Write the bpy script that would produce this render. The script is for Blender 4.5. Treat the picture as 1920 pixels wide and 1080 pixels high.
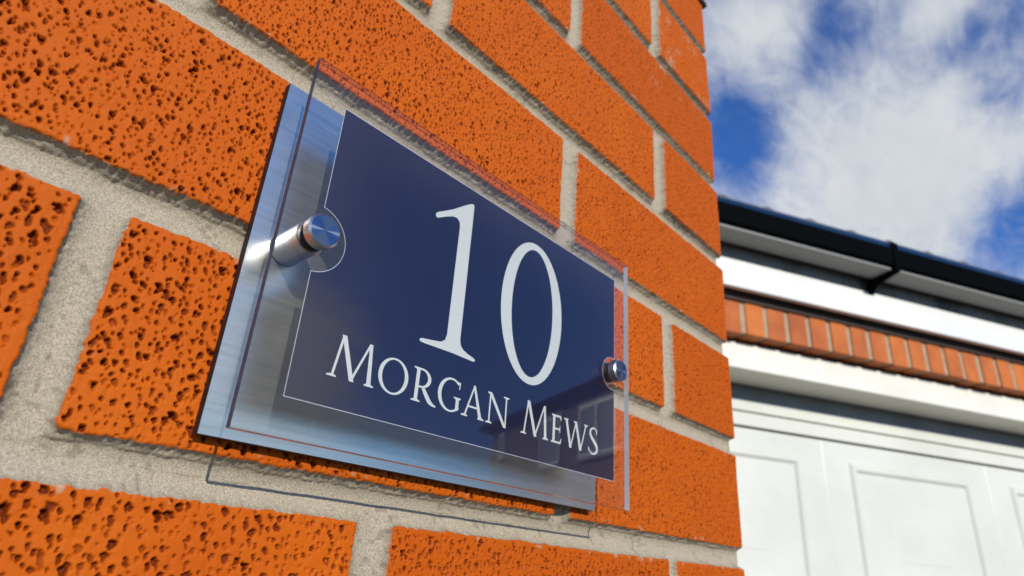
import bpy, bmesh, math, random
import numpy as np
from mathutils import Matrix, Vector

S = 0.001                      # everything below is authored in millimetres
scene = bpy.context.scene
for o in list(bpy.data.objects): bpy.data.objects.remove(o)

# ------------------------------------------------------------------ camera
R = [[0.66126692, -0.74714411, 0.06709502],
     [0.34602727, 0.22444668, -0.91098234],
     [0.66557583, 0.62561919, 0.4069514]]
CP = Vector((-489.441, -206.866, -20.736))
cam_d = bpy.data.cameras.new("camera"); cam = bpy.data.objects.new("camera", cam_d)
scene.collection.objects.link(cam)
m = Matrix(((R[0][0], -R[1][0], -R[2][0]), (R[0][1], -R[1][1], -R[2][1]), (R[0][2], -R[1][2], -R[2][2]))).to_4x4()
m.translation = CP * S
cam.matrix_world = m
cam_d.sensor_width = 36.0; cam_d.lens = 1193.0 / 1920 * 36
cam_d.clip_start = 0.01; cam_d.clip_end = 5000
cam_d.dof.use_dof = True; cam_d.dof.focus_distance = 0.245; cam_d.dof.aperture_fstop = 14
scene.camera = cam

# ------------------------------------------------------------------ view, sun, sky
scene.view_settings.view_transform = 'Standard'
scene.view_settings.look = 'None'
scene.view_settings.exposure = 0.0
scene.view_settings.gamma = 1.0
travel = Vector((10.0, 27.5, -10.8)).normalized()
sun_d = bpy.data.lights.new("sun", 'SUN'); sun_d.energy = 4.5; sun_d.angle = math.radians(0.53)
sun_d.color = (1.0, 0.925, 0.81)
sun = bpy.data.objects.new("sun", sun_d); scene.collection.objects.link(sun)
sun.rotation_euler = (-travel).to_track_quat('Z', 'Y').to_euler()
sun_el = math.asin(-travel.z); sun_az = math.atan2(-travel.x, -travel.y)   # clockwise from +Y

world = bpy.data.worlds.new("World"); scene.world = world; world.use_nodes = True
wt = world.node_tree; wt.nodes.clear()
def wn(t, **k):
    n = wt.nodes.new(t)
    for a, b in k.items(): setattr(n, a, b)
    return n
def wm(op, a, b=None, c=None):
    n = wn('ShaderNodeMath', operation=op)
    for i, v in enumerate((a, b, c)):
        if v is None: continue
        if isinstance(v, (int, float)): n.inputs[i].default_value = v
        else: wt.links.new(v, n.inputs[i])
    return n.outputs[0]
sky = wn('ShaderNodeTexSky', sky_type='NISHITA', sun_disc=False)
sky.sun_elevation = sun_el; sky.sun_rotation = sun_az
sky.air_density = 1.0; sky.dust_density = 0.3; sky.ozone_density = 3.0
tc = wn('ShaderNodeTexCoord')
nrm = wn('ShaderNodeVectorMath', operation='NORMALIZE'); wt.links.new(tc.outputs['Generated'], nrm.inputs[0])
D = nrm.outputs[0]
sep = wn('ShaderNodeSeparateXYZ'); wt.links.new(D, sep.inputs[0])
den = wm('ADD', wm('MAXIMUM', sep.outputs[2], 0.0), 0.25)
cmb = wn('ShaderNodeCombineXYZ')
wt.links.new(wm('DIVIDE', sep.outputs[0], den), cmb.inputs[0])
wt.links.new(wm('DIVIDE', sep.outputs[1], den), cmb.inputs[1])
def wnoise(scale, detail, rough, off, dist=0.0):
    mp = wn('ShaderNodeMapping'); mp.inputs['Location'].default_value = off
    mp.inputs['Rotation'].default_value = (0, 0, math.radians(-25)); mp.inputs['Scale'].default_value = (1.0, 1.9, 1.0)
    wt.links.new(cmb.outputs[0], mp.inputs[0])
    n = wn('ShaderNodeTexNoise'); n.inputs['Scale'].default_value = scale; n.inputs['Detail'].default_value = detail
    n.inputs['Roughness'].default_value = rough; n.inputs['Distortion'].default_value = dist
    wt.links.new(mp.outputs[0], n.inputs['Vector'])
    return n.outputs['Fac']
dens = wm('ADD', wm('MULTIPLY', wm('SUBTRACT', wnoise(2.6, 6, 0.62, (3.1, 1.7, 0), 0.4), 0.5), 1.9), 0.60)
dens = wm('ADD', dens, wm('MULTIPLY', wm('SUBTRACT', wnoise(11.0, 5, 0.6, (0.4, 5.2, 0), 1.2), 0.5), 1.15))
# where clouds thicken and the blue opens; unseen spots are added to shape light
spots = [((0.719, 0.279, 0.636), .08, -.6), ((0.759, 0.293, 0.582), .08, -.5), ((0.739, 0.152, 0.656), .045, -.4),
         ((0.712, 0.123, 0.691), .04, -.5), ((0.730, 0.07, 0.682), .05, -.35), ((0.780, 0.011, 0.626), .05, -.55),
         ((0.824, -0.009, 0.567), .045, -.45), ((0.765, -0.045, 0.640), .06, -.5), ((0.905, 0.006, 0.428), .08, -.7),
         ((0.780, 0.262, 0.566), .06, -.35),
         ((0.682, 0.218, 0.698), .08, .6), ((0.798, 0.120, 0.590), .09, .5), ((0.840, 0.065, 0.535), .10, .55),
         ((0.752, 0.030, 0.657), .05, .4), ((0.83, 0.190, 0.525), .10, .45), ((0.875, 0.115, 0.47), .10, .45),
         ((.34, -.76, .56), .24, -1.0), ((.393, -.883, .26), .24, 2.6), ((-.25, -.93, .30), 1.12, -2.4), ((-.1, -.3, .95), .6, -1.3), ((.66, -.62, .42), .34, -1.2), ((0.80, -0.55, 0.25), .34, -.9)]  # unseen spots: wide clearings added to cut ambient light, others feed sign reflections
for c, r, a in spots:
    dn = wn('ShaderNodeVectorMath', operation='DISTANCE'); wt.links.new(D, dn.inputs[0])
    dn.inputs[1].default_value = Vector(c).normalized()
    mr = wn('ShaderNodeMapRange', interpolation_type='SMOOTHSTEP')
    wt.links.new(dn.outputs['Value'], mr.inputs[0])
    mr.inputs[1].default_value = 0.0; mr.inputs[2].default_value = r * 1.25
    mr.inputs[3].default_value = a; mr.inputs[4].default_value = 0.0
    dens = wm('ADD', dens, mr.outputs[0])
cov = wn('ShaderNodeMapRange', interpolation_type='SMOOTHSTEP'); wt.links.new(dens, cov.inputs[0])
cov.inputs[1].default_value = -0.25; cov.inputs[2].default_value = 1.25
tint = wn('ShaderNodeMix', data_type='RGBA', blend_type='MULTIPLY'); tint.inputs[0].default_value = 1.0
wt.links.new(sky.outputs[0], tint.inputs[6]); tint.inputs[7].default_value = (0.62, 1.12, 1.95, 1)
shade = wn('ShaderNodeMix', data_type='RGBA'); wt.links.new(wnoise(5, 4, 0.6, (7.7, 2.2, 0)), shade.inputs[0])
shade.inputs[6].default_value = (5.9, 6.4, 7.1, 1); shade.inputs[7].default_value = (8.6, 8.8, 9.0, 1)
cl = wn('ShaderNodeMix', data_type='RGBA')
wt.links.new(cov.outputs[0], cl.inputs[0]); wt.links.new(tint.outputs[2], cl.inputs[6]); wt.links.new(shade.outputs[2], cl.inputs[7])
bg = wn('ShaderNodeBackground'); bg.inputs[1].default_value = 0.09; wt.links.new(cl.outputs[2], bg.inputs[0])
wo = wn('ShaderNodeOutputWorld'); wt.links.new(bg.outputs[0], wo.inputs[0])

scene.cycles.max_bounces = 10; scene.cycles.transparent_max_bounces = 16
scene.cycles.glossy_bounces = 6

# ------------------------------------------------------------------ materials
KA = 0.77
def nmat(name, base, rough=0.5, metal=0.0, spec=0.5, coat=0.0):
    mt = bpy.data.materials.new(name); mt.use_nodes = True
    b = mt.node_tree.nodes['Principled BSDF']
    kk = 1 if metal else KA
    b.inputs['Base Color'].default_value = (*[c * kk for c in base], 1); b.inputs['Roughness'].default_value = rough
    b.inputs['Metallic'].default_value = metal; b.inputs['Specular IOR Level'].default_value = spec
    b.inputs['Coat Weight'].default_value = coat
    return mt, mt.node_tree, b
def node(nt, t, **k):
    n = nt.nodes.new(t)
    for a, b in k.items(): setattr(n, a, b)
    return n
def tnoise(nt, scale, detail=4, rough=0.6, stretch=(1, 1, 1), dist=0):
    c = node(nt, 'ShaderNodeTexCoord'); mp = node(nt, 'ShaderNodeMapping'); mp.inputs['Scale'].default_value = stretch
    nt.links.new(c.outputs['Object'], mp.inputs[0])
    n = node(nt, 'ShaderNodeTexNoise'); n.inputs['Scale'].default_value = scale; n.inputs['Detail'].default_value = detail
    n.inputs['Roughness'].default_value = rough; n.inputs['Distortion'].default_value = dist
    nt.links.new(mp.outputs[0], n.inputs['Vector']); return n.outputs['Fac']
def rampmix(nt, fac, lo, hi, p0=0.35, p1=0.65, k=1.0):
    lo = [c * k for c in lo]; hi = [c * k for c in hi]
    r = node(nt, 'ShaderNodeValToRGB'); r.color_ramp.elements[0].position = p0; r.color_ramp.elements[1].position = p1
    r.color_ramp.elements[0].color = (*lo, 1); r.color_ramp.elements[1].color = (*hi, 1)
    nt.links.new(fac, r.inputs[0]); return r.outputs[0]
def bump(nt, b, h, strength, dist, prev=None):
    n = node(nt, 'ShaderNodeBump'); n.inputs['Strength'].default_value = strength; n.inputs['Distance'].default_value = dist
    nt.links.new(h, n.inputs['Height'])
    if prev is not None: nt.links.new(prev, n.inputs['Normal'])
    nt.links.new(n.outputs[0], b.inputs['Normal']); return n.outputs[0]
def varied(name, c0, c1, scale, rough=0.5, bstr=0.2, bdist=0.0005, bscale=None, metal=0, stretch=(1, 1, 1), p=(0.35, 0.65), spec=0.5):
    mt, nt, b = nmat(name, c0, rough, metal, spec)
    nt.links.new(rampmix(nt, tnoise(nt, scale, 5, 0.65, stretch), c0, c1, *p, k=1 if metal else KA), b.inputs['Base Color'])
    if bstr: bump(nt, b, tnoise(nt, bscale or scale * 3, 4, 0.6, stretch), bstr, bdist)
    return mt
def attr(nt, n):
    a = node(nt, 'ShaderNodeAttribute'); a.attribute_name = n; return a.outputs['Fac']
def mixc(nt, f, a, b, blend='MIX'):
    n = node(nt, 'ShaderNodeMix', data_type='RGBA', blend_type=blend)
    for i, v in ((0, f), (6, a), (7, b)):
        if isinstance(v, (int, float)): n.inputs[i].default_value = v
        elif isinstance(v, tuple): n.inputs[i].default_value = (*v, 1)
        else: nt.links.new(v, n.inputs[i])
    return n.outputs[2]

# wall: brick and mortar told apart by the 'brick' attribute
M_wall, nt, b = nmat('brick_and_mortar', (.5, .1, .01), 0.5)
n_l = tnoise(nt, 22, 4, 0.6); n_m = tnoise(nt, 260, 5, 0.7); n_f = tnoise(nt, 2000, 4, 0.8); n_g = tnoise(nt, 3600, 2, 0.8)
bc = rampmix(nt, n_l, (.56, .101, .001), (.65, .137, .003), .3, .7)
bc = mixc(nt, attr(nt, 'tint'), bc, (.54, .098, .001))
bc = mixc(nt, rampmix(nt, n_m, (0, 0, 0), (.35, .35, .35), .5, .75), bc, (.42, .064, .001))
bc = mixc(nt, attr(nt, 'pit'), bc, (.17, .024, .002))
bc = mixc(nt, attr(nt, 'smear'), bc, (.50, .36, .24))
mc = rampmix(nt, n_f, (.29, .245, .175), (.60, .53, .405), .40, .60)
mc = mixc(nt, rampmix(nt, n_m, (.12, .12, .12), (0, 0, 0), .35, .6), mc, (.40, .35, .27))
mc = mixc(nt, rampmix(nt, n_g, (0, 0, 0), (.75, .75, .75), .60, .68), mc, (.19, .15, .11))
mc = mixc(nt, attr(nt, 'dirt'), mc, (.115, .09, .06))
nt.links.new(mixc(nt, 1.0, mixc(nt, attr(nt, 'brick'), mc, bc), (KA, KA, KA), 'MULTIPLY'), b.inputs['Base Color'])
rr = node(nt, 'ShaderNodeMapRange'); nt.links.new(attr(nt, 'brick'), rr.inputs[0]); rr.inputs[3].default_value = 0.9; rr.inputs[4].default_value = 0.6
nt.links.new(rr.outputs[0], b.inputs['Roughness'])
rs = node(nt, 'ShaderNodeMapRange'); nt.links.new(attr(nt, 'brick'), rs.inputs[0]); rs.inputs[3].default_value = 0.1; rs.inputs[4].default_value = 0.14
nt.links.new(rs.outputs[0], b.inputs['Specular IOR Level'])
p = bump(nt, b, n_g, 0.35, 0.00025)
bump(nt, b, n_m, 0.35, 0.0006, p)

M_steel_plate, nt, b = nmat('brushed_steel', (.6, .6, .6), 0.30, 1.0)
br = tnoise(nt, 700, 3, 0.7, (.03, 1, 1)); br2 = tnoise(nt, 120, 3, .6, (.10, 1, 1))
sc = tnoise(nt, 60, 5, .75)
nt.links.new(rampmix(nt, br, (.58, .58, .51), (.74, .74, .66), .3, .7), b.inputs['Base Color'])
r1 = node(nt, 'ShaderNodeMapRange'); nt.links.new(sc, r1.inputs[0]); r1.inputs[1].default_value = .3; r1.inputs[2].default_value = .7
r1.inputs[3].default_value = .27; r1.inputs[4].default_value = .31; nt.links.new(r1.outputs[0], b.inputs['Roughness'])
p = bump(nt, b, br, 0.25, 0.00005); bump(nt, b, br2, .25, .0001, p)
M_plate_edge = nmat('dark_plate_edge', (.008, .008, .009), 0.6)[0]

M_turned, nt, b = nmat('turned_steel', (.62, .62, .61), 0.30, 1.0)
nt.links.new(rampmix(nt, tnoise(nt, 350, 4, .7), (.50, .50, .49), (.70, .70, .69), .3, .7), b.inputs['Base Color'])
bump(nt, b, tnoise(nt, 500, 3, .7), .10, .0001)
M_capface, nt, b = nmat('radially_brushed_steel', (.29, .31, .33), 0.18, 1.0)
b.inputs['Anisotropic'].default_value = 0.97; b.inputs['Anisotropic Rotation'].default_value = 0.25
tg = node(nt, 'ShaderNodeTangent', direction_type='RADIAL', axis='Y'); nt.links.new(tg.outputs[0], b.inputs['Tangent'])
M_washer = nmat('dark_washer', (.03, .025, .02), 0.5)[0]

def clear(name, tr, gl=1.0, ior=1.49, diff=None, dfac=0.0, rough=0.0):
    mt = bpy.data.materials.new(name); mt.use_nodes = True; nt = mt.node_tree; nt.nodes.clear()
    t = node(nt, 'ShaderNodeBsdfTransparent'); t.inputs[0].default_value = (*tr, 1)
    g = node(nt, 'ShaderNodeBsdfGlossy'); g.inputs['Color'].default_value = (gl, gl, gl, 1); g.inputs['Roughness'].default_value = rough
    f = node(nt, 'ShaderNodeFresnel'); ge = node(nt, 'ShaderNodeNewGeometry'); mi_ = node(nt, 'ShaderNodeMix'); nt.links.new(ge.outputs['Backfacing'], mi_.inputs[0])
    mi_.inputs[2].default_value = ior; mi_.inputs[3].default_value = 1 / ior; nt.links.new(mi_.outputs[0], f.inputs['IOR'])   # thin panel: same sheen on both sides
    mx = node(nt, 'ShaderNodeMixShader'); nt.links.new(f.outputs[0], mx.inputs[0]); nt.links.new(g.outputs[0], mx.inputs[2])
    body = t.outputs[0]
    if diff:
        d = node(nt, 'ShaderNodeBsdfDiffuse'); d.inputs[0].default_value = (*diff, 1)
        m2 = node(nt, 'ShaderNodeMixShader'); m2.inputs[0].default_value = dfac
        nt.links.new(t.outputs[0], m2.inputs[1]); nt.links.new(d.outputs[0], m2.inputs[2]); body = m2.outputs[0]
    nt.links.new(body, mx.inputs[1])
    o = node(nt, 'ShaderNodeOutputMaterial'); nt.links.new(mx.outputs[0], o.inputs[0]); return mt
M_acrylic = clear('clear_acrylic', (.985, .985, .985), gl=.68)
M_acr_edge_dark = clear('acrylic_edge_dark', (.03, .03, .035), diff=(.075, .10, .16), dfac=.85, rough=.1, gl=.35)  # dark colour stands for inner reflections in the left and top edges
M_acr_edge_lit = clear('acrylic_edge_lit', (.05, .05, .05), diff=(.80, .82, .86), dfac=.6, rough=.05)  # pale colour stands for inner reflection brightening the right and bottom edges
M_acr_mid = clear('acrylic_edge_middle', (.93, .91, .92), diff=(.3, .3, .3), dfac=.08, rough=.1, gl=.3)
M_print, nt, b = nmat('navy_print', (.014, .026, .098), 0.4, 0, .3)
nt.links.new(rampmix(nt, tnoise(nt, 60, 4, .6), (.013, .024, .092), (.016, .030, .108)), b.inputs['Base Color'])
nt.links.new(rampmix(nt, tnoise(nt, 60, 4, .6), (.0055, .0055, .025), (.0065, .007, .030)), b.inputs['Base Color'])
tl = node(nt, 'ShaderNodeBsdfTranslucent'); tl.inputs[0].default_value = (.55, .58, .72, 1)
mx_ = node(nt, 'ShaderNodeMixShader'); mx_.inputs[0].default_value = .10
nt.links.new(b.outputs[0], mx_.inputs[1]); nt.links.new(tl.outputs[0], mx_.inputs[2]); nt.links.new(mx_.outputs[0], nt.nodes['Material Output'].inputs[0])
M_letter = nmat('pale_lettering', (.66, .70, .66), 0.5)[0]

M_white = varied('white_plastic_board', (.84, .86, .82), (.92, .93, .89), 6, .35, .05, .0005)
M_cream = varied('cream_painted_frame', (.82, .80, .69), (.90, .88, .77), 7, .45, .1, .001)
M_door = varied('white_painted_steel', (.71, .72, .63), (.79, .80, .71), 3, .32, .04, .0005)
M_gutter = nmat('black_gutter_plastic', (.004, .005, .006), 0.7, 0, .0)[0]
M_fascia_shade = varied('stained_fascia_shade', (.07, .075, .07), (.26, .27, .26), 9, .6, .1, .0005, stretch=(1, 1, .35), p=(.30, .55))  # mottled stains over grey that stands for the gutter's shadow
M_head_shade = varied('door_head_shade', (.17, .18, .18), (.24, .25, .25), 8, .6, 0)  # grey stands for the frame's shadow on the white door head
M_rim = nmat('gutter_rim', (.004, .022, .055), 0.2, 0, .8)[0]  # blue base paints the sky's reflection onto the black rim
M_gutter_bounce = nmat('gutter_underside_bounce', (.27, .28, .265), 0.5)[0]  # pale grey stands for light bounced onto the black underside
M_soffit_shade = varied('dark_soffit_shade', (.030, .016, .010), (.055, .03, .018), 40, .7, .3, .001, stretch=(.1, .1, 1))  # dark brown stands for shade under the fascia and behind the gutter
M_tile = varied('brown_roof_tile', (.10, .06, .045), (.17, .10, .07), 30, .8, .5, .003)
M_slate = nmat('dark_slate', (.03, .022, .02), 0.7)[0]
M_gmortar = varied('garage_mortar', (.40, .29, .18), (.50, .38, .26), 60, .9, .6, .003)
M_gbrick = varied('orange_garage_brick', (.50, .115, .008), (.72, .20, .02), 7, .7, .7, .003, 120)
nt = M_gbrick.node_tree; b = nt.nodes['Principled BSDF']; ge = node(nt, 'ShaderNodeNewGeometry')
src = b.inputs['Base Color'].links[0].from_socket
nt.links.new(mixc(nt, ge.outputs['Random Per Island'], src, mixc(nt, 1.0, src, (.80, .70, .65), 'MULTIPLY')), b.inputs['Base Color'])
M_gap = nmat('dark_gap', (.012, .012, .012), .8)[0]
M_pave = varied('weathered_asphalt', (.10, .10, .10), (.17, .165, .155), 1.3, .9, .5, .004, 60)
M_hbrick, nt, b = nmat('red_brick_house', (.25, .09, .06), .85)
bt = node(nt, 'ShaderNodeTexBrick'); c = node(nt, 'ShaderNodeTexCoord'); nt.links.new(c.outputs['UV'], bt.inputs[0])
bt.inputs['Color1'].default_value = (.10, .030, .02, 1); bt.inputs['Color2'].default_value = (.07, .02, .015, 1); bt.inputs['Mortar'].default_value = (.35, .32, .28, 1)
bt.inputs['Scale'].default_value = 1.0; bt.inputs['Brick Width'].default_value = .225; bt.inputs['Row Height'].default_value = .075; bt.inputs['Mortar Size'].default_value = .01
nt.links.new(bt.outputs[0], b.inputs['Base Color'])
M_glass = nmat('window_glass', (.10, .13, .17), .05, 0, .8)[0]
M_curtain = varied('pale_curtain', (.30, .34, .40), (.45, .50, .56), 5, .8, 0, 0, stretch=(8, 8, .2))
M_stone = nmat('pale_stone_lintel', (.45, .43, .40), .8)[0]

# ------------------------------------------------------------------ helpers
COL = scene.collection
def link(name, bm, mats, parent=None, smooth=False, sharp=None):
    me = bpy.data.meshes.new(name); bm.normal_update(); bm.to_mesh(me); bm.free()
    for mt in (mats if isinstance(mats, (list, tuple)) else [mats]): me.materials.append(mt)
    if smooth:
        me.shade_smooth()
        if sharp: me.set_sharp_from_angle(angle=math.radians(sharp))
    o = bpy.data.objects.new(name, me); COL.objects.link(o)
    if parent: o.parent = parent
    return o
def tag(o, label=None, cat=None, group=None, kind=None):
    if label: o['label'] = label
    if cat: o['category'] = cat
    if group: o['group'] = group
    if kind: o['kind'] = kind
    return o
def empty(name, loc=(0, 0, 0)):
    o = bpy.data.objects.new(name, None); COL.objects.link(o); o.empty_display_size = .05
    o.location = Vector(loc) * S
    return o
def child(o, root):            # keep authored coordinates although the root sits elsewhere
    o.parent = root; o.matrix_parent_inverse = Matrix.Translation(-root.location); return o
def ident(p): return Vector(p)
def box(bm, x0, x1, y0, y1, z0, z1, T=ident, bev=0, mi=0):
    vs = [bm.verts.new(T((x, y, z)) * S) for z in (z0, z1) for y in (y0, y1) for x in (x0, x1)]
    fs = []
    for q in ((0, 2, 3, 1), (4, 5, 7, 6), (0, 1, 5, 4), (2, 6, 7, 3), (1, 3, 7, 5), (0, 4, 6, 2)):
        f = bm.faces.new([vs[i] for i in q]); f.material_index = mi; fs.append(f)
    if bev:
        es = list({e for f in fs for e in f.edges})
        bmesh.ops.bevel(bm, geom=es, offset=bev * S, segments=2, affect='EDGES', profile=.5)
def prism(bm, pts, a, b, f):   # polygon pts extruded between f(pt, a) and f(pt, b)
    A = [bm.verts.new(f(p, a) * S) for p in pts]; B = [bm.verts.new(f(p, b) * S) for p in pts]
    bm.faces.new(A); bm.faces.new(list(reversed(B)))
    n = len(pts)
    for i in range(n): bm.faces.new((A[i], B[i], B[(i + 1) % n], A[(i + 1) % n]))
    bmesh.ops.recalc_face_normals(bm, faces=bm.faces)

# ------------------------------------------------------------------ ground
bm = bmesh.new()
g = 400000
bm.faces.new([bm.verts.new(Vector(v) * S) for v in ((-g, -g, -1700), (g, -g, -1700), (g, g, -1700), (-g, g, -1700))])
tag(link('ground', bm, M_pave), kind='structure')

# ------------------------------------------------------------------ brick wall as displaced surface
rng = np.random.default_rng(7)
def lattice(seed):
    return np.random.default_rng(seed).random((257, 257)).astype(np.float32)
def vnoise(x, z, cell, seed):
    L = lattice(seed); fx = x / cell; fz = z / cell
    ix = np.floor(fx).astype(np.int64); iz = np.floor(fz).astype(np.int64)
    tx = fx - ix; tz = fz - iz; tx = tx * tx * (3 - 2 * tx); tz = tz * tz * (3 - 2 * tz)
    ix %= 256; iz %= 256
    a = L[iz, ix]; b_ = L[iz, ix + 1]; c_ = L[iz + 1, ix]; d_ = L[iz + 1, ix + 1]
    return ((a + (b_ - a) * tx) * (1 - tz) + (c_ + (d_ - c_) * tx) * tz).astype(np.float32) * 2 - 1

def steps(a, b, f):
    out = [a]; x = a
    while x < b:
        x += f(x); out.append(x)
    out[-1] = b; return out
def fcol(u):
    if u < -900: return 14
    if u < -700: return 3.0
    if u < -510: return .6
    if u < 0: return .24 + .36 * (u + 510) / 510
    if u < 12: return .5
    return 4.0
def frow(z):
    if z < -500: return 14
    if z < -140: return 3.0
    if z < -48: return .6
    return .26 + .40 * (z + 48) / 600
RC = 5.0; ARC = RC * math.pi / 2
U = np.array(steps(-2400, -RC + ARC + 210 - RC, fcol)); Z = np.array(steps(-1700, 548, frow))
UU, ZZ = np.meshgrid(U, Z)
# bed joints as measured: (top of the brick below, bottom of the brick above)
beds = [(-7.5, 6.5), (72.6, 86.2), (151.8, 166.0), (232.0, 246.0), (311.9, 324.6), (392.0, 404.5), (473.5, 484.8), (556, 570)]
z = -7.5
while z > -1750:
    z2 = z - 66.0; beds.insert(0, (z2 - 13.8, z2)); z = z2 - 13.8
rows = [(beds[i][1], beds[i + 1][0], i - [k for k, q in enumerate(beds) if q[0] == -7.5][0]) for i in range(len(beds) - 1)]
# perpends as measured per course, counted from the corner
head = {-1: [(-113, -101.5), (-341.5, -325.5)], 1: [(-112, -96.5), (-341, -326)], 3: [(-117, -100.5), (-346, -332.5)], 5: [(-115, -99.5), (-342, -327)]}
stre = {0: [(-226, -212.5), (-457.5, -444)], 2: [(-231.5, -215.5), (-459, -443)], 4: [(-229, -215.5), (-458, -444)]}
H = np.zeros(UU.shape, np.float32); BR = np.zeros_like(H); TI = np.zeros_like(H); PIT = np.zeros_like(H); T_ = np.full(H.shape, -99, np.float32)
edge_n = .30 * vnoise(UU, ZZ, 9, 1) + .28 * vnoise(UU, ZZ, 2.2, 2) + .32 * vnoise(UU, ZZ, 1.1, 22)
PN = vnoise(UU, ZZ, .75, 77)
bricks = []
for zb, zt, k in rows:
    if k % 2: j = list(head.get(k, [(-112, -98), (-341, -327)])); ret0 = 215
    else: j = list(stre.get(k, [(-227, -213), (-457, -443)])); ret0 = 102
    while j[-1][0] > -2500: j.append((j[-1][0] - 229, j[-1][1] - 229))
    right = ret0
    for (a, c) in j:
        bricks.append((c, right, zb, zt, k)); right = a
    x = ret0 + 13
    while x < 400:
        bricks.append((x, x + 215, zb, zt, k)); x += 229
for (x0, x1, z0, z1, k) in bricks:
    r0, r1 = np.searchsorted(Z, (z0 - 9, z1 + 9)); c0, c1 = np.searchsorted(U, (x0 - 9, x1 + 9))
    if r1 <= r0 or c1 <= c0: continue
    u = UU[r0:r1, c0:c1]; w = ZZ[r0:r1, c0:c1]
    rc = 1.6
    qx = np.abs(u - (x0 + x1) / 2) - ((x1 - x0) / 2 - rc); qz = np.abs(w - (z0 + z1) / 2) - ((z1 - z0) / 2 - rc)
    sd = np.hypot(np.maximum(qx, 0), np.maximum(qz, 0)) + np.minimum(np.maximum(qx, qz), 0) - rc
    sd = -(sd + edge_n[r0:r1, c0:c1])                     # inside positive
    T = T_[r0:r1, c0:c1]; np.maximum(T, sd, out=T)
    m_ = sd > 0
    e = 1 - np.clip(sd / 1.0, 0, 1)
    tilt = rng.normal(0, .25) + rng.normal(0, .25) * (w - (z0 + z1) / 2) / 33 + rng.normal(0, .25) * (u - (x0 + x1) / 2) / 108
    H[r0:r1, c0:c1][m_] = (tilt - .6 * e * e)[m_]
    BR[r0:r1, c0:c1][m_] = 1
    TI[r0:r1, c0:c1][m_] = rng.random()
    # punched pits of the rustic face
    if x1 < -700 or x0 > 40 or z1 < -140: continue
    far = min(1, max(0, (-510 - x1) / 120)) if x1 < -510 else min(1, max(0, (x0 + x1) / 2 + 480) / 480); size, gap = (1.06 - .42 * far, 2.8 - 1.1 * far) if k <= 0 else (.86 - .22 * far, 2.25 - .75 * far)
    if k == 5 or k == 6: gap *= 1.1
    nx = int((x1 - x0) / gap); nz = int((z1 - z0) / gap)
    for i in range(nx):
        for jn in range(nz):
            if rng.random() < .04: continue
            n_here = 1 + (rng.random() < .16)
            bx = x0 + (i + .5) * gap + rng.normal(0, .29 * gap); bz = z0 + (jn + .5 + .5 * (i % 2)) * gap + rng.normal(0, .29 * gap)
            for _ in range(n_here):
                cx = bx + rng.normal(0, .25) * size; cz = bz + (rng.normal(0, .9) * size if _ else 0)
                if not (max(x0, -698) < cx < min(x1, -5) and max(z0, -138) < cz < z1): continue
                rad = size * min(1.5, .72 * math.exp(rng.normal(0, .30))); dep = rad * (1.3 + .9 * far + 1.2 * rng.random()) * (.55 if rng.random() < .25 else 1)
                an = rng.normal(.25, .35); ca, sa = math.cos(an), math.sin(an)
                a0, a1 = np.searchsorted(Z, (cz - 2.3 * rad, cz + 2.3 * rad)); b0, b1 = np.searchsorted(U, (cx - 2.3 * rad, cx + 2.3 * rad))
                if a1 <= a0 or b1 <= b0: continue
                du = UU[a0:a1, b0:b1] - cx; dw = ZZ[a0:a1, b0:b1] - cz
                p_ = du * ca + dw * sa; q_ = -du * sa + dw * ca
                q_ = np.where(q_ < 0, q_ / (2.3 if k <= 0 else 1.8), q_ / .60)
                rr_ = np.hypot(p_ / (.82 + .3 * (i % 3 == 0)), q_) / rad * (1 + .40 * PN[a0:a1, b0:b1])
                f = np.clip((1.0 - rr_) / .62, 0, 1); f = f * f * (3 - 2 * f)
                P = PIT[a0:a1, b0:b1]; np.maximum(P, f * dep, out=P)
mort = BR < .5
t = np.clip(-T_, 0, 7) / 7
grain = .06 * vnoise(UU, ZZ, .55, 5) + .08 * vnoise(UU, ZZ, 1.6, 6) + .3 * vnoise(UU, ZZ, 9, 8) + .05 * np.clip(rng.normal(0, 1, UU.shape), -2, 2).astype(np.float32)
mh = -.5 - 5.6 * np.sqrt(np.clip(1 - (1 - t) ** 2, 0, 1)) + grain
bv = np.full(len(Z), -1.0)
for b0, b1 in beds:
    mk = (Z > b0) & (Z < b1); bv[mk] = (Z[mk] - b0) / (b1 - b0)
inb = bv >= 0
bp_ = np.where(inb, -.5 - 6.2 * np.sqrt(np.clip(1 - (2 * np.clip(bv, 0, 1) ** 1.2 - 1) ** 2, 0, 1)), 0)[:, None]
mh = np.where(inb[:, None] & mort, np.minimum(mh, bp_ * np.clip(t * 3, 0, 1) + grain), mh)
H = np.where(mort, mh, H + .22 * vnoise(UU, ZZ, 25, 9) + .07 * vnoise(UU, ZZ, 4, 10) + .035 * vnoise(UU, ZZ, 1.2, 12))
edgef = np.clip(T_ / 1.2, 0, 1)
drag = np.clip(vnoise(UU + .6 * ZZ, ZZ * .45, .9, 61) * .7 + vnoise(UU, ZZ, 5, 62) * .5 - .25, 0, 1)      # faint drag marks
H = H - np.where(mort, 0, PIT * edgef + .40 * drag * edgef)
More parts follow.
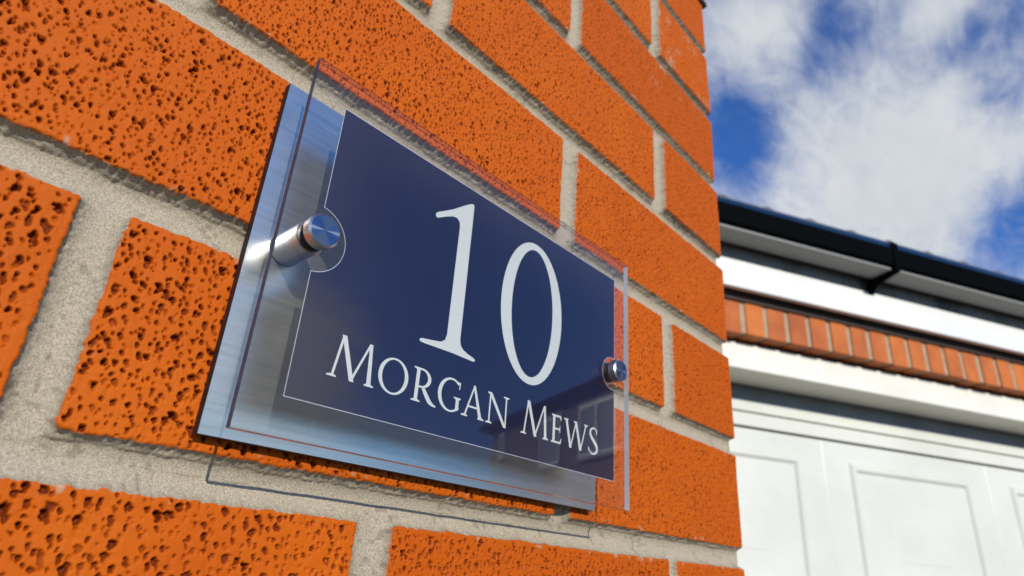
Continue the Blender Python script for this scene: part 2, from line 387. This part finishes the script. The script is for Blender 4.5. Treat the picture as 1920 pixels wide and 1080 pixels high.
# chips and mortar smears along the arrises
sm = vnoise(UU, ZZ, 9, 30) * .5 + vnoise(UU, ZZ, 2.2, 31) * .5
SME = np.where(~mort, np.clip((sm - .48) * 4, 0, 1) * np.clip(1 - T_ / 3.2, 0, 1), 0)
eff = np.clip((vnoise(UU, ZZ, 14, 33) * .6 + vnoise(UU, ZZ, 3, 34) * .5 - .25) * 2.5, 0, 1)
loc = np.exp(-(((UU + 85) / 60) ** 2 + ((ZZ - 400 - (UU + 85) * .1) / 26) ** 2)) + np.exp(-(((UU + 55) / 26) ** 2 + ((ZZ - 460) / 16) ** 2))
SME = np.clip(SME + np.where(~mort, .85 * eff * loc, 0), 0, 1)
mdirt = np.where(mort, np.clip((vnoise(UU, ZZ, 11, 40) * .5 + vnoise(UU, ZZ, 2.0, 41) * .6 - .40) * 1.6, 0, .35), 0)
pitc = np.clip(PIT * edgef / 1.0 - .30 + .30 * np.clip((UU + 400) / 300, 0, 1), 0, 1) * (~mort)
# wrap round the corner
near = UU > -RC
H = np.where(near, np.maximum(H, -RC + .5), H)
phi = np.clip((UU + RC) / RC, 0, math.pi / 2)
front = UU < -RC; arc = (~front) & (UU < -RC + ARC)
px = np.where(front, UU, np.where(arc, -RC + RC * np.sin(phi), 0)); py = np.where(front, 0, np.where(arc, RC - RC * np.cos(phi), RC + UU + RC - ARC))
nx_ = np.where(front, 0, np.sin(phi)); ny_ = np.where(front, -1, -np.cos(phi))
V = np.stack([px + nx_ * H, py + ny_ * H, ZZ], -1).reshape(-1, 3).astype(np.float32) * S
nr, nc = UU.shape
idx = np.arange(nr * nc, dtype=np.int32).reshape(nr, nc)
Q = np.stack([idx[:-1, :-1], idx[:-1, 1:], idx[1:, 1:], idx[1:, :-1]], -1).reshape(-1, 4)
me = bpy.data.meshes.new('brick_wall')
me.vertices.add(len(V)); me.vertices.foreach_set('co', V.ravel())
me.loops.add(Q.size); me.loops.foreach_set('vertex_index', Q.ravel())
me.polygons.add(len(Q)); me.polygons.foreach_set('loop_start', np.arange(0, Q.size, 4, dtype=np.int32))
me.polygons.foreach_set('loop_total', np.full(len(Q), 4, np.int32))
me.update(); me.validate(); me.shade_smooth()
for nm, arr in (('brick', BR), ('tint', TI), ('pit', pitc), ('smear', SME), ('dirt', mdirt)):
    at = me.attributes.new(nm, 'FLOAT', 'POINT'); at.data.foreach_set('value', np.ascontiguousarray(arr, np.float32).ravel())
me.materials.append(M_wall)
wall = bpy.data.objects.new('brick_wall', me); COL.objects.link(wall)
tag(wall, 'bright orange pitted brick wall with pale sandy mortar, carrying the house sign', 'wall')
bm = bmesh.new(); box(bm, -2400, 2.5, -2.5, 218, 549.2, 554.5, bev=.8); link('coping', bm, M_slate, wall)
bm = bmesh.new(); box(bm, -2400, -14, 14, 201, -1700, 549); link('wall_core', bm, M_gmortar, wall)

# ------------------------------------------------------------------ house sign
AX0, AX1, AZ0, AZ1 = -408.9, -199.2, 11.3, 148.0
sign = empty('house_sign', ((AX0 + AX1) / 2, -1, AZ0))
tag(sign, 'navy and clear acrylic house name plate on steel standoffs, reading 10 Morgan Mews', 'house sign')
bm = bmesh.new(); box(bm, AX0, AX1, -5.0, -1.2, AZ0, AZ1 - .6)
bm.normal_update()
for f in bm.faces: f.material_index = 0 if abs(f.normal.y) > .9 else 1
child(link('backing_plate', bm, [M_steel_plate, M_plate_edge]), sign)
bm = bmesh.new(); box(bm, AX0, AX1, -26.0, -23.2, AZ0, AZ1)
for yc in (-25.7, -23.5):
    bmesh.ops.bisect_plane(bm, geom=list(bm.verts) + list(bm.edges) + list(bm.faces), plane_co=(0, yc * S, 0), plane_no=(0, 1, 0))
bm.normal_update()
for f in bm.faces:
    n = f.normal; yc = f.calc_center_median().y / S
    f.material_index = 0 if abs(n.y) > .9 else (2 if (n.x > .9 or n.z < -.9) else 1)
    if n.z > .9 and -25.7 < yc < -23.5: f.material_index = 3      # clear middle of the top edge
acr = child(link('acrylic_panel', bm, [M_acrylic, M_acr_edge_dark, M_acr_edge_lit, M_acr_mid]), sign)

OX, OZ = -393.6, 24.2            # lower left corner of the print
PW, PH = 184.9, 111.9
SL, SR, SZ = -395.2, -213.5, 79.8  # standoff axes
def sheet(name, polys, y, mat, parent, thick=.01):
    bm = bmesh.new()
    for i, pl in enumerate(polys):
        yy = y - .003 * (i % 7)
        vs = [bm.verts.new(Vector((OX + p[0], yy, OZ + p[1])) * S) for p in pl]
        f = bm.faces.new(vs)
    bmesh.ops.recalc_face_normals(bm, faces=bm.faces)
    for f in bm.faces:
        if f.normal.y > 0: f.normal_flip()
    bmesh.ops.triangulate(bm, faces=bm.faces)
    if not thick: return link(name, bm, mat, parent)
    ext = bmesh.ops.extrude_face_region(bm, geom=list(bm.faces))
    bmesh.ops.translate(bm, verts=[v for v in ext['geom'] if isinstance(v, bmesh.types.BMVert)], vec=(0, -thick * S * .0 + thick * S, 0))
    bmesh.ops.recalc_face_normals(bm, faces=bm.faces)
    return link(name, bm, mat, parent)
def print_outline(gr=0.0):
    pts = []
    cL, rL = (-1.3, 55.7), 12.4 + gr; cR, rR = (182.4, 55.6), 8.7 + gr
    w0, w1 = 0 - gr * 0, PW
    def arcp(c, r, a0, a1, n=28):
        return [(c[0] + r * math.cos(a0 + (a1 - a0) * i / n), c[1] + r * math.sin(a0 + (a1 - a0) * i / n)) for i in range(n + 1)]
    aR = math.acos((PW - cR[0]) / rR); aL = math.acos((0 - cL[0]) / rL)
    pts = [(0, 0), (PW, 0)] + arcp(cR, rR, -aR, -2 * math.pi + aR)[0:] + [(PW, PH), (0, PH)] + arcp(cL, rL, aL, -aL)
    return pts
outl = print_outline()
def inset(pl, d):
    n = len(pl); out = []
    for i in range(n):
        p0, p1, p2 = Vector(pl[i - 1]), Vector(pl[i]), Vector(pl[(i + 1) % n])
        a = (p1 - p0).normalized(); c = (p2 - p1).normalized()
        n1 = Vector((-a.y, a.x)); n2 = Vector((-c.y, c.x)); mm = n1 + n2
        k = d * 2 / max(mm.length_squared, .4)
        out.append((p1.x + mm.x * k / 1.0, p1.y + mm.y * k / 1.0))
    return out
inn = inset(outl, .24)
bm = bmesh.new()
child_print = sheet('blue_print', [inn], -23.10, M_print, acr, 0)
bm = bmesh.new()
n = len(outl); A = [bm.verts.new(Vector((OX + p[0], -23.13, OZ + p[1])) * S) for p in outl]; B_ = [bm.verts.new(Vector((OX + p[0], -23.13, OZ + p[1])) * S) for p in inn]
for i in range(n): bm.faces.new((A[i], A[(i + 1) % n], B_[(i + 1) % n], B_[i]))
bl = link('border_line', bm, nmat('white_border', (.55, .56, .62), .5)[0], acr)

# --- glyph pieces (mm, from the lower left corner of the print)
def st(x0, z0, x1, z1, w, w2=None):
    w2 = w if w2 is None else w2
    return [(x0 - w / 2, z0), (x0 + w / 2, z0), (x1 + w2 / 2, z1), (x1 - w2 / 2, z1)]
def serif(x, z, l, r, up=1, th=.45, h=.9, sw=.5):
    return [(x - l, z), (x + r, z), (x + r, z + th * up), (x + sw, z + h * up), (x - sw, z + h * up), (x - l, z + th * up)]
def ring(cx, cz, rx, rz, ix, iz, a0=0, a1=360, icx=0, n=56, icz=0):
    qs = []
    for i in range(n):
        t0 = math.radians(a0 + (a1 - a0) * i / n); t1 = math.radians(a0 + (a1 - a0) * (i + 1) / n)
        qs.append([(cx + rx * math.cos(t0), cz + rz * math.sin(t0)), (cx + rx * math.cos(t1), cz + rz * math.sin(t1)),
                   (cx + icx + ix * math.cos(t1), cz + icz + iz * math.sin(t1)), (cx + icx + ix * math.cos(t0), cz + icz + iz * math.sin(t0))])
    return qs
def ribbon(pts, ws, n=6):
    # Catmull-Rom spine with varying width
    P = [Vector(p) for p in pts]; out = []
    for i in range(len(P) - 1):
        p0 = P[max(i - 1, 0)]; p1 = P[i]; p2 = P[i + 1]; p3 = P[min(i + 2, len(P) - 1)]
        for k in range(n):
            t = k / n
            q = .5 * ((2 * p1) + (-p0 + p2) * t + (2 * p0 - 5 * p1 + 4 * p2 - p3) * t * t + (-p0 + 3 * p1 - 3 * p2 + p3) * t ** 3)
            out.append((q, ws[i] + (ws[i + 1] - ws[i]) * t))
    out.append((P[-1], ws[-1])); qs = []
    L = []
    for i, (q, w) in enumerate(out):
        d = (out[min(i + 1, len(out) - 1)][0] - out[max(i - 1, 0)][0]).normalized(); nn_ = Vector((-d.y, d.x)) * w / 2
        L.append((q + nn_, q - nn_))
    for i in range(len(L) - 1): qs.append([tuple(L[i][0]), tuple(L[i][1]), tuple(L[i + 1][1]), tuple(L[i + 1][0])])
    return qs
BL, SC, BC = 10.5, 23.45, 25.6
def glyph_M(x):
    return [st(x + 2.1, BL, x + 4.4, BC, .95), st(x + 10.0, BL, x + 4.45, BC, 1.9, 1.9), st(x + 9.6, BL, x + 15.7, BC, 1.0, .9),
            st(x + 17.1, BL, x + 15.9, BC, 1.85, 1.35), serif(x + 2.1, BL, 2.1, 1.7), serif(x + 17.1, BL, 1.9, 2.1, sw=.9)]
name_polys = []
name_polys += glyph_M(13.2)
name_polys += ring(40.5, 17.0, 6.85, 6.75, 5.15, 6.05)
name_polys += [st(51.7, BL, 51.7, SC, 1.65), serif(51.7, BL, 2.1, 2.2, sw=.85), serif(51.2, SC, 1.7, 1, up=-1, sw=.5), [(51.7, SC), (51.7, SC - .75), (53.6, SC - .75), (53.6, SC)], [(51.7, 16.7), (51.7, 15.95), (53.8, 15.95), (53.8, 16.7)]]
name_polys += ring(53.5, 19.7, 4.9, 3.76, 3.2, 3.03, -90, 90, n=28)
name_polys += ribbon([(54.4, 16.7), (56.2, 14.3), (58.3, 11.9), (60.2, 10.8), (62.0, 10.45)], [1.3, 1.8, 1.85, 1.1, .4])
name_polys += ring(69.1, 17.0, 6.8, 6.75, 5.1, 6.0, 48, 318, n=44, icx=.15)
name_polys += [st(72.9, 11.6, 72.9, 16.2, 1.7), serif(72.9, 16.6, 2.1, 1.7, up=-1, sw=.8), st(73.5, 20.0, 73.7, 22.6, .5, .5), [(71.0, 22.55), (73.95, 22.2), (73.95, 22.75), (73.4, 22.9), (71.7, 22.95)]]
name_polys += [st(77.3, BL, 81.9, SC + .3, .95, .8), st(86.4, BL, 81.75, SC + .3, 1.9, 1.2), [(78.8, 14.4), (84.9, 14.4), (84.7, 15.15), (79.1, 15.15)], serif(77.3, BL, 1.9, 1.7), serif(86.4, BL, 1.6, 2.0, sw=.9)]
name_polys += [st(91.4, BL, 91.5, SC - .8, .85), st(101.3, BL - .2, 91.3, SC, 1.9, 1.9), st(101.5, BL, 101.4, SC, .85), serif(91.4, BL, 1.9, 1.8), serif(101.4, SC, 1.8, 1.8, up=-1), serif(91.3, SC, 1.5, .4, up=-1)]
name_polys += glyph_M(111.6)
name_polys += [st(134.7, BL, 134.7, SC, 1.65), serif(134.7, BL, 1.9, 2, sw=.85), serif(134.7, SC, 1.8, 2, up=-1, sw=.85), [(134.7, BL), (140.0, BL), (140.7, 13.0), (140.35, 13.1), (139.2, 11.35), (134.7, 11.35)],
               [(134.7, SC), (134.7, SC - .85), (139.0, SC - .85), (139.8, 21.2), (140.15, 21.3), (139.9, SC + .1)], [(134.7, 16.7), (138.9, 16.7), (139.1, 15.6), (139.45, 15.6), (139.45, 18.6), (139.1, 18.6), (138.9, 17.5), (134.7, 17.5)]]
name_polys += [st(147.7, BL - .2, 144.0, SC, 1.75, 1.7), st(147.7, BL, 151.7, SC - .3, .9), st(155.6, BL - .2, 151.6, SC, 1.75, 1.7), st(155.6, BL, 159.9, SC, .9), serif(143.8, SC, 1.6, 1.8, up=-1, sw=.9), serif(151.4, SC, 1.5, 1.2, up=-1, sw=.9), serif(159.8, SC, 1.6, 1.7, up=-1)]
name_polys += ribbon([(169.0, 21.1), (168.0, 22.9), (165.9, 23.1), (163.9, 21.8), (163.7, 19.8), (165.4, 17.8), (167.6, 16.1), (169.3, 14.2), (169.1, 12.1), (167.2, 10.8), (164.5, 10.8), (162.4, 12.9)],
                     [.35, .75, .8, 1.2, 1.5, 1.8, 1.9, 1.75, 1.4, .85, .8, .4])
name_polys += [st(162.2, 11.3, 162.3, 13.6, .4), st(169.1, 20.2, 169.2, 22.9, .4)]
sheet('street_name', name_polys, -23.14, M_letter, acr, thick=.01)
one = [(49.9, 89.3), (50.0, 90.3), (51.0, 91.3), (58.5, 96.2), (66.2, 102.3), (69.6, 104.6), (70.9, 104.6), (71.1, 103.4), (71.0, 40.5), (71.6, 38.2), (73.2, 36.7), (76.0, 35.7), (79.6, 34.9), (80.4, 34.2), (80.1, 33.6), (78.9, 33.4),
       (67.5, 33.7), (51.9, 33.4), (50.3, 33.6), (50.0, 34.3), (50.9, 35.0), (56.0, 35.7), (60.9, 36.5), (62.9, 37.9), (63.6, 40.5), (63.9, 90.0), (63.5, 92.2), (62.0, 93.5), (59.6, 93.3), (56.0, 91.5), (51.4, 88.7), (50.4, 88.6)]
num = [one] + ring(115.2, 68.4, 22.15, 35.6, 14.9, 32.1, n=90)
sheet('house_number', num, -23.14, M_letter, acr, thick=.01)

# --- standoffs
def lathe(bm, cx, cz, prof, seg=64, mi=None):
    rings = []
    for (y, r) in prof:
        if r == 0: rings.append([bm.verts.new(Vector((cx, y, cz)) * S)]); continue
        rings.append([bm.verts.new(Vector((cx + r * math.cos(2 * math.pi * i / seg), y, cz + r * math.sin(2 * math.pi * i / seg))) * S) for i in range(seg)])
    for k in range(len(rings) - 1):
        a, b2 = rings[k], rings[k + 1]
        for i in range(seg):
            j = (i + 1) % seg
            q = [a[i % len(a)], a[j % len(a)], b2[j % len(b2)], b2[i % len(b2)]]
            q = list(dict.fromkeys(q))
            if len(q) > 2:
                f = bm.faces.new(q)
                if mi: f.material_index = mi[k]
    bmesh.ops.recalc_face_normals(bm, faces=bm.faces)
def make_standoff(cx, cz):
    bm = bmesh.new(); lathe(bm, 0, 0, [(-5.0, 5.6), (-5.3, 6.05), (-22.2, 6.05), (-22.5, 5.8), (-22.5, 0)])
    so = link('standoff', bm, M_turned, None, True, 35)
    bm = bmesh.new(); lathe(bm, 0, 0, [(-22.45, 5.2), (-23.18, 5.2), (-23.18, 0)]); lathe(bm, 0, 0, [(-5.01, 6.25), (-5.22, 6.2), (-5.22, 5.0)])
    link('washer', bm, M_washer, so, True, 35)
    bm = bmesh.new(); lathe(bm, 0, 0, [(-26.05, 0), (-26.05, 5.6), (-26.5, 5.75), (-26.7, 6.1), (-30.0, 6.1), (-30.6, 5.45), (-30.6, 0)], mi=[0, 0, 0, 0, 0, 1])
    link('cap', bm, [M_turned, M_capface], so, True, 30)
    so.parent = sign; so.location = Vector((cx, 0, cz)) * S - sign.location
    return so
s0 = make_standoff(SL, SZ)
s1 = s0.copy(); COL.objects.link(s1); s1.parent = sign; s1.location = Vector((SR, 0, SZ)) * S - sign.location
for ch in list(s0.children):
    c = ch.copy(); COL.objects.link(c); c.parent = s1

# ------------------------------------------------------------------ garage beyond the corner
gd = Vector((0.874849, -0.484395, 0)); gn = Vector((0.484395, 0.874849, 0)); G0 = Vector((CP.x, CP.y, 0)) + gn * 1359.8
def G(p): return G0 + gd * p[0] + gn * p[1] + Vector((0, 0, p[2]))     # (along, away from the camera, up)
garage = empty('garage', G((1900, 0, -1700)))
tag(garage, 'low orange brick garage with black gutter and white up and over door', 'garage')
def gpart(name, bm, mats, parent=None, smooth=False, sharp=None):
    if parent: return link(name, bm, mats, parent, smooth, sharp)
    return child(link(name, bm, mats, None, smooth, sharp), garage)
SA, SB = 300, 3350
# wall: piers and a course of bricks on end over the door
bm = bmesh.new()
box(bm, SA, SB, 4, 215, 626, 736, G); box(bm, SA, 780, 6, 215, -1700, 626, G); box(bm, 2975, SB, 6, 215, -1700, 626, G)
box(bm, SA, SA + 215, 215.5, 4200, -1700, 736, G); box(bm, SB - 215, SB, 215.5, 4200, -1700, 736, G); box(bm, SA + 215.5, SB - 215.5, 3985, 4200, -1700, 736, G)
gw = gpart('mortar_wall', bm, M_gmortar)
bm = bmesh.new(); rnd = random.Random(4)
x = SA + 3
while x < SB - 66:
    off = 1067 - int((1067 - x) / 75) * 75
    w = 59 + rnd.uniform(-2, 2); dz = rnd.uniform(-2, 2); dy = rnd.uniform(-1.5, 1.5)
    box(bm, x, x + w, dy, 90, 622 + dz, 733 + dz * .3, G, bev=3)
    x += 75
zc = 612
while zc > -1690:                                   # stretcher courses of the two piers
    for a, c in ((SA, 780), (2975, SB)):
        xx = a + (0 if int((612 - zc) / 75) % 2 else -112)
        while xx < c:
            x0, x1 = max(xx, a), min(xx + 215, c)
            if x1 - x0 > 20: box(bm, x0, x1, rnd.uniform(-1, 1), 90, zc - 65, zc, G, bev=2.5)
            xx += 225
    zc -= 75
gpart('brickwork', bm, M_gbrick)
# fascia and soffit
bm = bmesh.new(); box(bm, SA - 40, SB + 40, -45, -28, 737, 821, G, bev=1.5); gpart('fascia', bm, M_white)
bm = bmesh.new(); box(bm, SA - 40, SB + 40, -41, -28, 821.5, 946, G); gpart('fascia_shade_band', bm, M_fascia_shade)  # upper fascia as its own board, gutter shadow put into its colour
bm = bmesh.new(); box(bm, SA - 40, SB + 40, -27.8, 5.5, 739, 746, G); box(bm, SA - 40, SB + 40, -8, -3, 718, 738.8, G); box(bm, SA - 40, SB + 40, -59, -45.5, 858, 935, G); gpart('soffit_and_shade_strips', bm, M_soffit_shade)  # soffit, plus dark strips added for shade on the brick and behind the gutter
# gutter: square channel, pale strip for bounced light on the underside, rim, joints
bm = bmesh.new()
prof = [(-134, 952), (-146, 938), (-151, 921), (-148, 868), (-138, 861), (-64, 861), (-60, 868), (-60, 944), (-63, 944), (-64, 870), (-136, 866), (-144, 872), (-145, 934), (-138, 946)]
prism(bm, prof, SA - 60, SB + 60, lambda p, s: G((s, p[0], p[1])))
for f in bm.faces:
    zc_ = f.calc_center_median().z / S
    if zc_ > 926: f.material_index = 1
gut = gpart('gutter', bm, [M_gutter, M_rim])
bm = bmesh.new(); box(bm, SA - 60, SB + 60, -137, -68, 855, 860.5, G); gpart('underside_bounce_strip', bm, M_gutter_bounce, gut)
def bracket(s):
    bm = bmesh.new()
    pr = [(-136, 956), (-154, 938), (-153, 862), (-147, 850), (-64, 838), (-45.5, 812), (-45.5, 846), (-62, 853), (-140, 854.6), (-150.3, 866), (-150.3, 940), (-139, 951.3)]
    prism(bm, pr, s - 11, s + 11, lambda p, q: G((q, p[0], p[1])))
    return gpart('bracket', bm, M_gutter, gut)
for s in (650, 1556, 2460, 3300): bracket(s)
# roof: interlocking tiles, shallow pitch, rippled front edge
bm = bmesh.new()
pitch = math.tan(math.radians(16)); NS = 420; rowsR = []
courses = [(c * 300, c) for c in range(14)]
def tz(s): 
    f = ((s - 990 + 75) % 150) / 150
    return 10 * math.exp(-((f - .5) / .17) ** 2)
levels = []
for c in range(14):
    levels.append((-118 + c * 290, c * 290 * pitch * 1.0 + 14)); levels.append((-118 + (c + 1) * 290 - 2, (c + 1) * 290 * pitch))
g_ = []
for (o_, z_) in levels:
    g_.append([bm.verts.new(G((SA - 60 + (SB - SA + 120) * i / NS, o_, 946 + z_ + tz(SA - 60 + (SB - SA + 120) * i / NS))) * S) for i in range(NS + 1)])
for k in range(len(g_) - 1):
    for i in range(NS): bm.faces.new((g_[k][i], g_[k][i + 1], g_[k + 1][i + 1], g_[k + 1][i]))
v0 = [bm.verts.new(G((SA - 60 + (SB - SA + 120) * i / NS, -118, 944)) * S) for i in range(NS + 1)]
for i in range(NS): bm.faces.new((v0[i], v0[i + 1], g_[0][i + 1], g_[0][i]))
gpart('roof', bm, M_tile)
# frame over the door
bm = bmesh.new(); box(bm, 780, 2975, 44, 172, 538, 612, G, bev=1.5); box(bm, 780, 846, 45, 172, -1700, 537.5, G, bev=1.5); box(bm, 2882, 2974, 45, 172, -1700, 537.5, G, bev=1.5)
gpart('door_frame', bm, M_cream)
# door: head rails, leaf, three columns of pressed panels
bm = bmesh.new()
box(bm, 848, 2880, 176, 190, 460, 493, G, bev=1.5)
box(bm, 848, 2880, 174, 190, 415, 455, G, bev=1.5)
box(bm, 848, 2880, 184, 215, 350, 600, G)
for f in bm.faces: f.material_index = 0
dr = gpart('garage_door', bm, M_door)
bm = bmesh.new()
box(bm, 848, 2880, 182, 186, 455, 460, G); box(bm, 848, 2880, 182, 186, 408, 415, G); box(bm, 848, 2880, 172.5, 183, 547, 556, G)
gpart('door_gap', bm, M_gap, dr)
bm = bmesh.new(); box(bm, 848, 2880, 180, 191, 493.3, 553, G); gpart('shaded_door_head', bm, M_head_shade, dr)
bm = bmesh.new()
box(bm, 848, 2880, 176, 190, -1690, 407.5, G)
def quad(pts): bm.faces.new([bm.verts.new(G(p) * S) for p in pts])
def ridge(s0, s1, z0, z1, w, h, y=176):
    L = [[(a, b3) for a, b3 in ((s0 + i, z0 + i), (s1 - i, z0 + i), (s1 - i, z1 - i), (s0 + i, z1 - i))] for i in (0, w * .3, w * .7, w)]
    Y = [y + .2, y - h, y - h, y + .2]
    for k in range(3):
        for i in range(4):
            j = (i + 1) % 4
            quad([(*L[k][i][:1], Y[k], L[k][i][1]), (L[k][j][0], Y[k], L[k][j][1]), (L[k + 1][j][0], Y[k + 1], L[k + 1][j][1]), (L[k + 1][i][0], Y[k + 1], L[k + 1][i][1])])
def raised(s0, s1, z0, z1, w, h, y=176):
    o = [(s0, z0), (s1, z0), (s1, z1), (s0, z1)]; i_ = [(s0 + w, z0 + w), (s1 - w, z0 + w), (s1 - w, z1 - w), (s0 + w, z1 - w)]
    for i in range(4):
        j = (i + 1) % 4
        quad([(o[i][0], y + .2, o[i][1]), (o[j][0], y + .2, o[j][1]), (i_[j][0], y - h, i_[j][1]), (i_[i][0], y - h, i_[i][1])])
    quad([(a, y - h, c) for a, c in i_])
for cidx in range(3):
    sb = 836 + cidx * 675
    for r in range(4):
        zt_ = 353 - r * 523
        ridge(sb + 94, sb + 592, zt_ - 425, zt_, 30, 7)
        raised(sb + 235, sb + 450, zt_ - 275, zt_ - 150, 5, .8)
    if cidx: 
        quad([(sb - 4, 175.8, -1690), (sb, 174.2, -1690), (sb, 174.2, 407), (sb - 4, 175.8, 407)]); quad([(sb, 174.2, -1690), (sb + 2, 175.8, -1690), (sb + 2, 175.8, 407), (sb, 174.2, 407)])
bmesh.ops.recalc_face_normals(bm, faces=bm.faces)
gpart('door_leaf', bm, M_door, dr)

# ------------------------------------------------------------------ neighbouring house, seen only as a reflection in the sign
HA = Vector((10495, -10439, 0)); hu = Vector((-1979.6, 4468.6, 0)).normalized(); hn = Vector((-hu.y, hu.x, 0))
if hn.dot(Vector((CP.x, CP.y, 0)) - HA) < 0: hn = -hn
def Hh(p): return HA + hu * p[0] + hn * p[1] + Vector((0, 0, p[2]))
house = empty('house', Hh((4500, 0, -1700)))
tag(house, 'dark red brick house across the road, reflected in the navy sign', 'house')
def hpart(name, bm, mats, parent=None):
    return link(name, bm, mats, parent) if parent else child(link(name, bm, mats), house)
bm = bmesh.new(); box(bm, 0, 9000, -7000, 0, -1700, 2950, Hh)
uv = bm.loops.layers.uv.new('UVMap')
for f in bm.faces:
    for l in f.loops:
        q = l.vert.co - HA * S; l[uv].uv = (q.dot(hu) + q.dot(hn), q.z)
hpart('wall', bm, M_hbrick)
bm = bmesh.new(); box(bm, -150, 9150, -7150, 180, 2951, 2990, Hh); box(bm, -200, 9200, 181, 290, 2995, 3090, Hh, bev=20)
hpart('gutter', bm, M_gutter)
bm = bmesh.new(); vs = [(-200, 240, 3100), (9200, 240, 3100), (9200, -3500, 3400), (-200, -3500, 3400), (-200, -7240, 3100), (9200, -7240, 3100)]
V_ = [bm.verts.new(Hh(v) * S) for v in vs]; bm.faces.new((V_[0], V_[1], V_[2], V_[3])); bm.faces.new((V_[3], V_[2], V_[5], V_[4])); bm.faces.new((V_[0], V_[3], V_[4])); bm.faces.new((V_[1], V_[5], V_[2]))
bm.faces.new((V_[0], V_[4], V_[5], V_[1])); bmesh.ops.recalc_face_normals(bm, faces=bm.faces)
hpart('roof', bm, M_tile)
for (s0_, s1_, z0_, z1_, nm) in ((4130, 5900, 1880, 2800, 3), (2570, 3410, 1880, 2800, 1), (480, 780, 2300, 2840, 1), (7000, 8300, 1800, 2800, 2), (4130, 5900, -700, 400, 3), (2570, 3410, -700, 400, 1)):
    bm = bmesh.new()
    for (a, c, e_, f_) in ((s0_, s1_, z1_ - 60, z1_), (s0_, s1_, z0_, z0_ + 60), (s0_, s0_ + 60, z0_ + 60, z1_ - 60), (s1_ - 60, s1_, z0_ + 60, z1_ - 60)): box(bm, a, c, 2, 30, e_, f_, Hh)
    for i in range(1, nm):
        xm = s0_ + (s1_ - s0_) * i / nm; box(bm, xm - 30, xm + 30, 2, 28, z0_ + 60, z1_ - 60, Hh)
    win = hpart('window', bm, M_white)
    bm = bmesh.new(); box(bm, s0_ + 60, s1_ - 60, 1, 8, z0_ + 60, z1_ - 60, Hh); hpart('pane', bm, M_curtain, win)
    bm = bmesh.new(); box(bm, s0_ - 80, s1_ + 80, 1, 20, z1_ + 3, z1_ + 90, Hh); hpart('lintel', bm, M_stone, win)
    bm = bmesh.new(); box(bm, s0_ - 60, s1_ + 60, 1, 60, z0_ - 60, z0_ - 2, Hh); hpart('sill', bm, M_stone, win)
